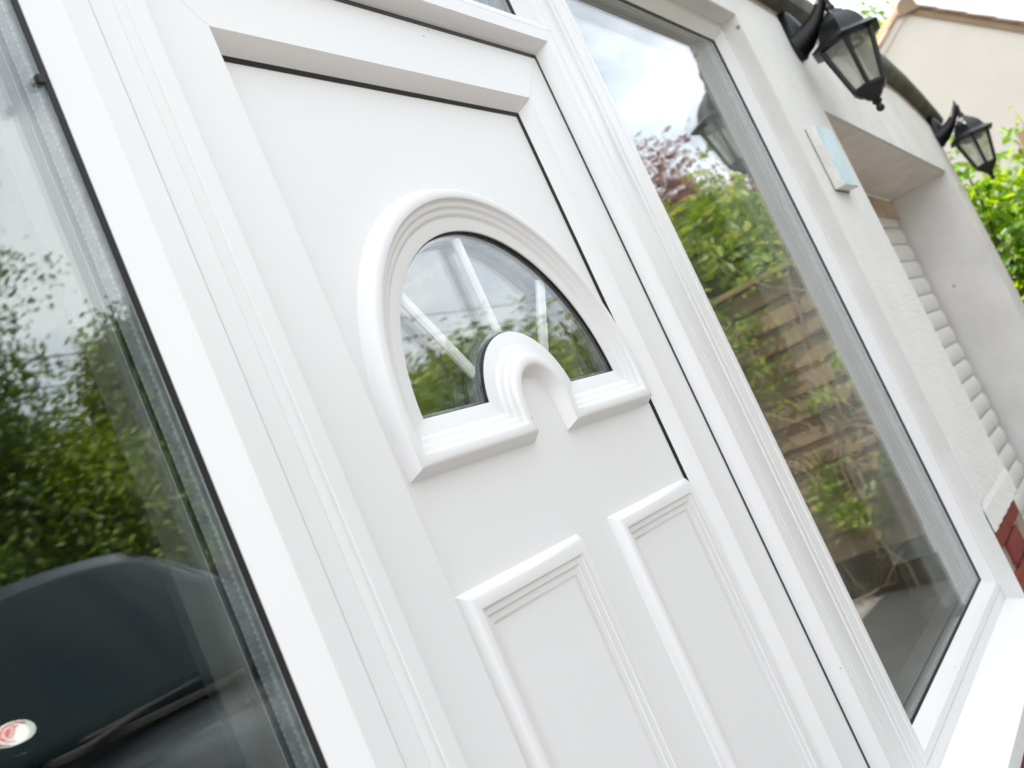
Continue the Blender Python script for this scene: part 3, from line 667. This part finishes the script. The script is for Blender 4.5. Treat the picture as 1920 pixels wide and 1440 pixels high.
# ------------------------------------------------------------------ parked car, nose towards the house
car = thing('parked_car', 'tall dark blue car parked facing the house, mirrored in the left window', 'car', (2.75, -4.05, .1))
def smooth_loft(name, rings, m_, closed=True, caps=True, sub=2):
    n = len(rings[0]); v = [p for r_ in rings for p in r_]; rg = range(n) if closed else range(n - 1)
    fc = [(i * n + k, i * n + (k + 1) % n, (i + 1) * n + (k + 1) % n, (i + 1) * n + k) for i in range(len(rings) - 1) for k in rg]
    if caps and closed: fc += [tuple(range(n))[::-1], tuple((len(rings) - 1) * n + k for k in range(n))]
    o = mk(name, [(car.location.x + p[0], car.location.y + p[1], car.location.z + p[2]) for p in v], fc, m_, car)
    md = o.modifiers.new('subdivision', 'SUBSURF'); md.levels = sub; md.render_levels = sub; o.data.shade_smooth(); return o
# lower body: stations along the length (y forward), half width and shoulder heights
st = [(2.22, .70, .42, .62, .74), (2.12, .84, .30, .74, .90), (1.75, .91, .26, .86, 1.02), (1.20, .93, .26, .96, 1.12), (.3, .94, .26, 1.0, 1.14), (-1.4, .94, .26, 1.0, 1.14), (-2.10, .90, .30, .98, 1.12), (-2.26, .78, .42, .90, 1.04)]
rings = []
for y, hw_, zb_, zs, zt_ in st:
    h = [(hw_ * .9, zb_), (hw_, zb_ + .12), (hw_ * 1.01, (zb_ + zs) / 2), (hw_, zs), (hw_ * .90, zt_ - .03), (hw_ * .55, zt_ + .015), (0, zt_ + .03)]
    rings.append([(x, y, z) for x, z in h] + [(-x, y, z) for x, z in h[-2::-1]])
smooth_loft('body', rings, M['carpaint'])
# cabin shell (pillars and roof) with the glass set a few millimetres proud
cs = [(1.00, .78, .70, 1.12, 1.15), (.72, .80, .66, 1.12, 1.38), (.38, .81, .62, 1.12, 1.70), (.12, .82, .62, 1.12, 1.79), (-.6, .82, .63, 1.12, 1.815), (-1.6, .81, .62, 1.12, 1.78), (-2.0, .80, .62, 1.12, 1.66), (-2.18, .78, .68, 1.12, 1.2)]
rings = []
for y, wb_, wt_, zb_, zt_ in cs:
    zt_ = 1.12 + (zt_ - 1.12) * 1.2
    h = [(wb_, zb_), (wb_ * .4 + wt_ * .6, zb_ + (zt_ - zb_) * .6), (wt_, zt_ - .06 * min(1, (zt_ - zb_) * 2)), (wt_ * .85, zt_), (wt_ * .4, zt_ + .02), (0, zt_ + .026)]
    rings.append([(x * 1.06, y, z) for x, z in h] + [(-x * 1.06, y, z) for x, z in h[-2::-1]])
smooth_loft('cabin', rings, M['carpaint'])
def sheet(name, fn, nu, nv, m_, parent=car):
    v = []
    for i in range(nu + 1):
        for j in range(nv + 1): p = fn(i / nu, j / nv); v.append((car.location.x + p[0], car.location.y + p[1], car.location.z + p[2]))
    o = mk(name, v, [(i * (nv + 1) + j, i * (nv + 1) + j + 1, (i + 1) * (nv + 1) + j + 1, (i + 1) * (nv + 1) + j) for i in range(nu) for j in range(nv)], m_, parent, 60)
    md = o.modifiers.new('thickness', 'SOLIDIFY'); md.thickness = .008; md.offset = 0; return o
def wind(a, t):   # a across -1..1, t up
    s = 2 * a - 1; hw_ = .82 * (1 - t) + .70 * t - .05 * t ** 6
    return (s * hw_, 1.265 - .72 * t - .16 * s * s * (1 - .35 * t), 1.165 + .73 * t - (.05 * s * s + .10 * s ** 6) * t ** 2)
sheet('windscreen', wind, 16, 10, M['carglass'])
sheet('rear_window', lambda a, t: ((2 * a - 1) * (.68 - .1 * t), -2.205 + .2 * t + .05 * (2 * a - 1) ** 2, 1.2 + .54 * t), 10, 6, M['carglass'])
for sg in (-1, 1):
    for (ya, yb, ta, tb) in ((.80, -.28, .42, 1), (-.34, -1.18, 1, 1), (-1.24, -1.86, 1, .92)):
        sheet('side_window', lambda a, t, ya=ya, yb=yb, ta=ta, tb=tb: (sg * (.874 - .135 * t * (ta + (tb - ta) * a)), ya + (yb - ya) * a - .0 * t, 1.16 + .66 * t * (ta + (tb - ta) * min(1, a * 2.2))), 8, 4, M['carglass'])
    q = MB(); X0, Y0, Z0 = car.location
    q.lathe([(.02, -.06), (.075, -.05), (.09, 0), (.08, .05), (.03, .07)], (X0 + sg * 1.02, Y0 + .86, Z0 + 1.2), 12); q.tube([(X0 + sg * .88, Y0 + .84, Z0 + 1.16), (X0 + sg * 1.0, Y0 + .86, Z0 + 1.17)], .02, 6); q.build('door_mirror', M['carpaint'], car, 50)
    q = MB(); q.tube([(X0 + sg * .34 - .28, Y0 + 1.285, Z0 + 1.175), (X0 + sg * .34 - .02, Y0 + 1.295, Z0 + 1.186), (X0 + sg * .34 + .26, Y0 + 1.27, Z0 + 1.20)], .008, 6); q.tube([(X0 + sg * .34 - .3, Y0 + 1.32, Z0 + 1.15), (X0 + sg * .34, Y0 + 1.295, Z0 + 1.19)], .010, 6); q.build('wiper', M['trim'], car, 50)
    sheet('headlight', lambda a, t: (sg * (.50 + .30 * a), 2.20 - .02 * t - .13 * a * a, .66 + .13 * t + .03 * a), 6, 3, M['lightglass'])
    for yw in (1.42, -1.35):
        q = MB(); ctr = (X0 + sg * .84, Y0 + yw, Z0 + .34)
        def wheel(profile, nm, m_, par):
            n = 28; v = []; fcs = []
            for i, (rr, xx) in enumerate(profile):
                for k in range(n): a = 2 * math.pi * k / n; v.append((ctr[0] + sg * xx, ctr[1] + rr * math.cos(a), ctr[2] + rr * math.sin(a)))
            for i in range(len(profile) - 1):
                for k in range(n): fcs.append((i * n + k, i * n + (k + 1) % n, (i + 1) * n + (k + 1) % n, (i + 1) * n + k))
            fcs += [tuple(range(n)), tuple((len(profile) - 1) * n + k for k in range(n))]
            return mk(nm, v, fcs, m_, par, 40)
        wl = wheel([(.22, -.11), (.31, -.11), (.34, -.08), (.34, .08), (.31, .11), (.22, .105)], 'wheel', M['tyre'], car)
        wheel([(.22, .09), (.215, .115), (.19, .10), (.10, .085), (.06, .11), (.03, .115)], 'rim', M['rim'], wl)
box('grille', (X0 - .42, X0 + .42, Y0 + 2.19, Y0 + 2.235, Z0 + .60, Z0 + .74), M['trim'], car, bev=.006)
box('number_plate', (X0 - .26, X0 + .26, Y0 + 2.232, Y0 + 2.245, Z0 + .44, Z0 + .55), M['plate'], car, bev=.003)
box('cowl', (X0 - .70, X0 + .70, Y0 + 1.17, Y0 + 1.30, Z0 + 1.13, Z0 + 1.158), M['trim'], car, bev=.006)
# paper disc inside the lower corner of the screen
def disc(name, r0, r1, a0, a1, lift, m_, par):
    cx_, t0 = .062, .18; v = []; fcs = []; n = 24
    for k in range(n + 1):
        a = a0 + (a1 - a0) * k / n
        for rr in (r0, r1):
            s = cx_ + rr / 1.40 * math.cos(a); t = t0 + rr / .92 * math.sin(a); p = wind(s, t); v.append((X0 + p[0], Y0 + p[1] + lift, Z0 + p[2] + lift))
    for k in range(n): fcs.append((2 * k, 2 * k + 1, 2 * k + 3, 2 * k + 2))
    o = mk(name, v, fcs, m_, par); md = o.modifiers.new('thickness', 'SOLIDIFY'); md.thickness = .001; return o
dk = disc('paper_disc', .001, .056, 0, 2 * math.pi, .006, M['discw'], car)
disc('red_print', .039, .046, R(30), R(250), .0085, M['discr'], dk)
disc('red_print', .002, .030, R(60), R(230), .0085, M['discr'], dk)
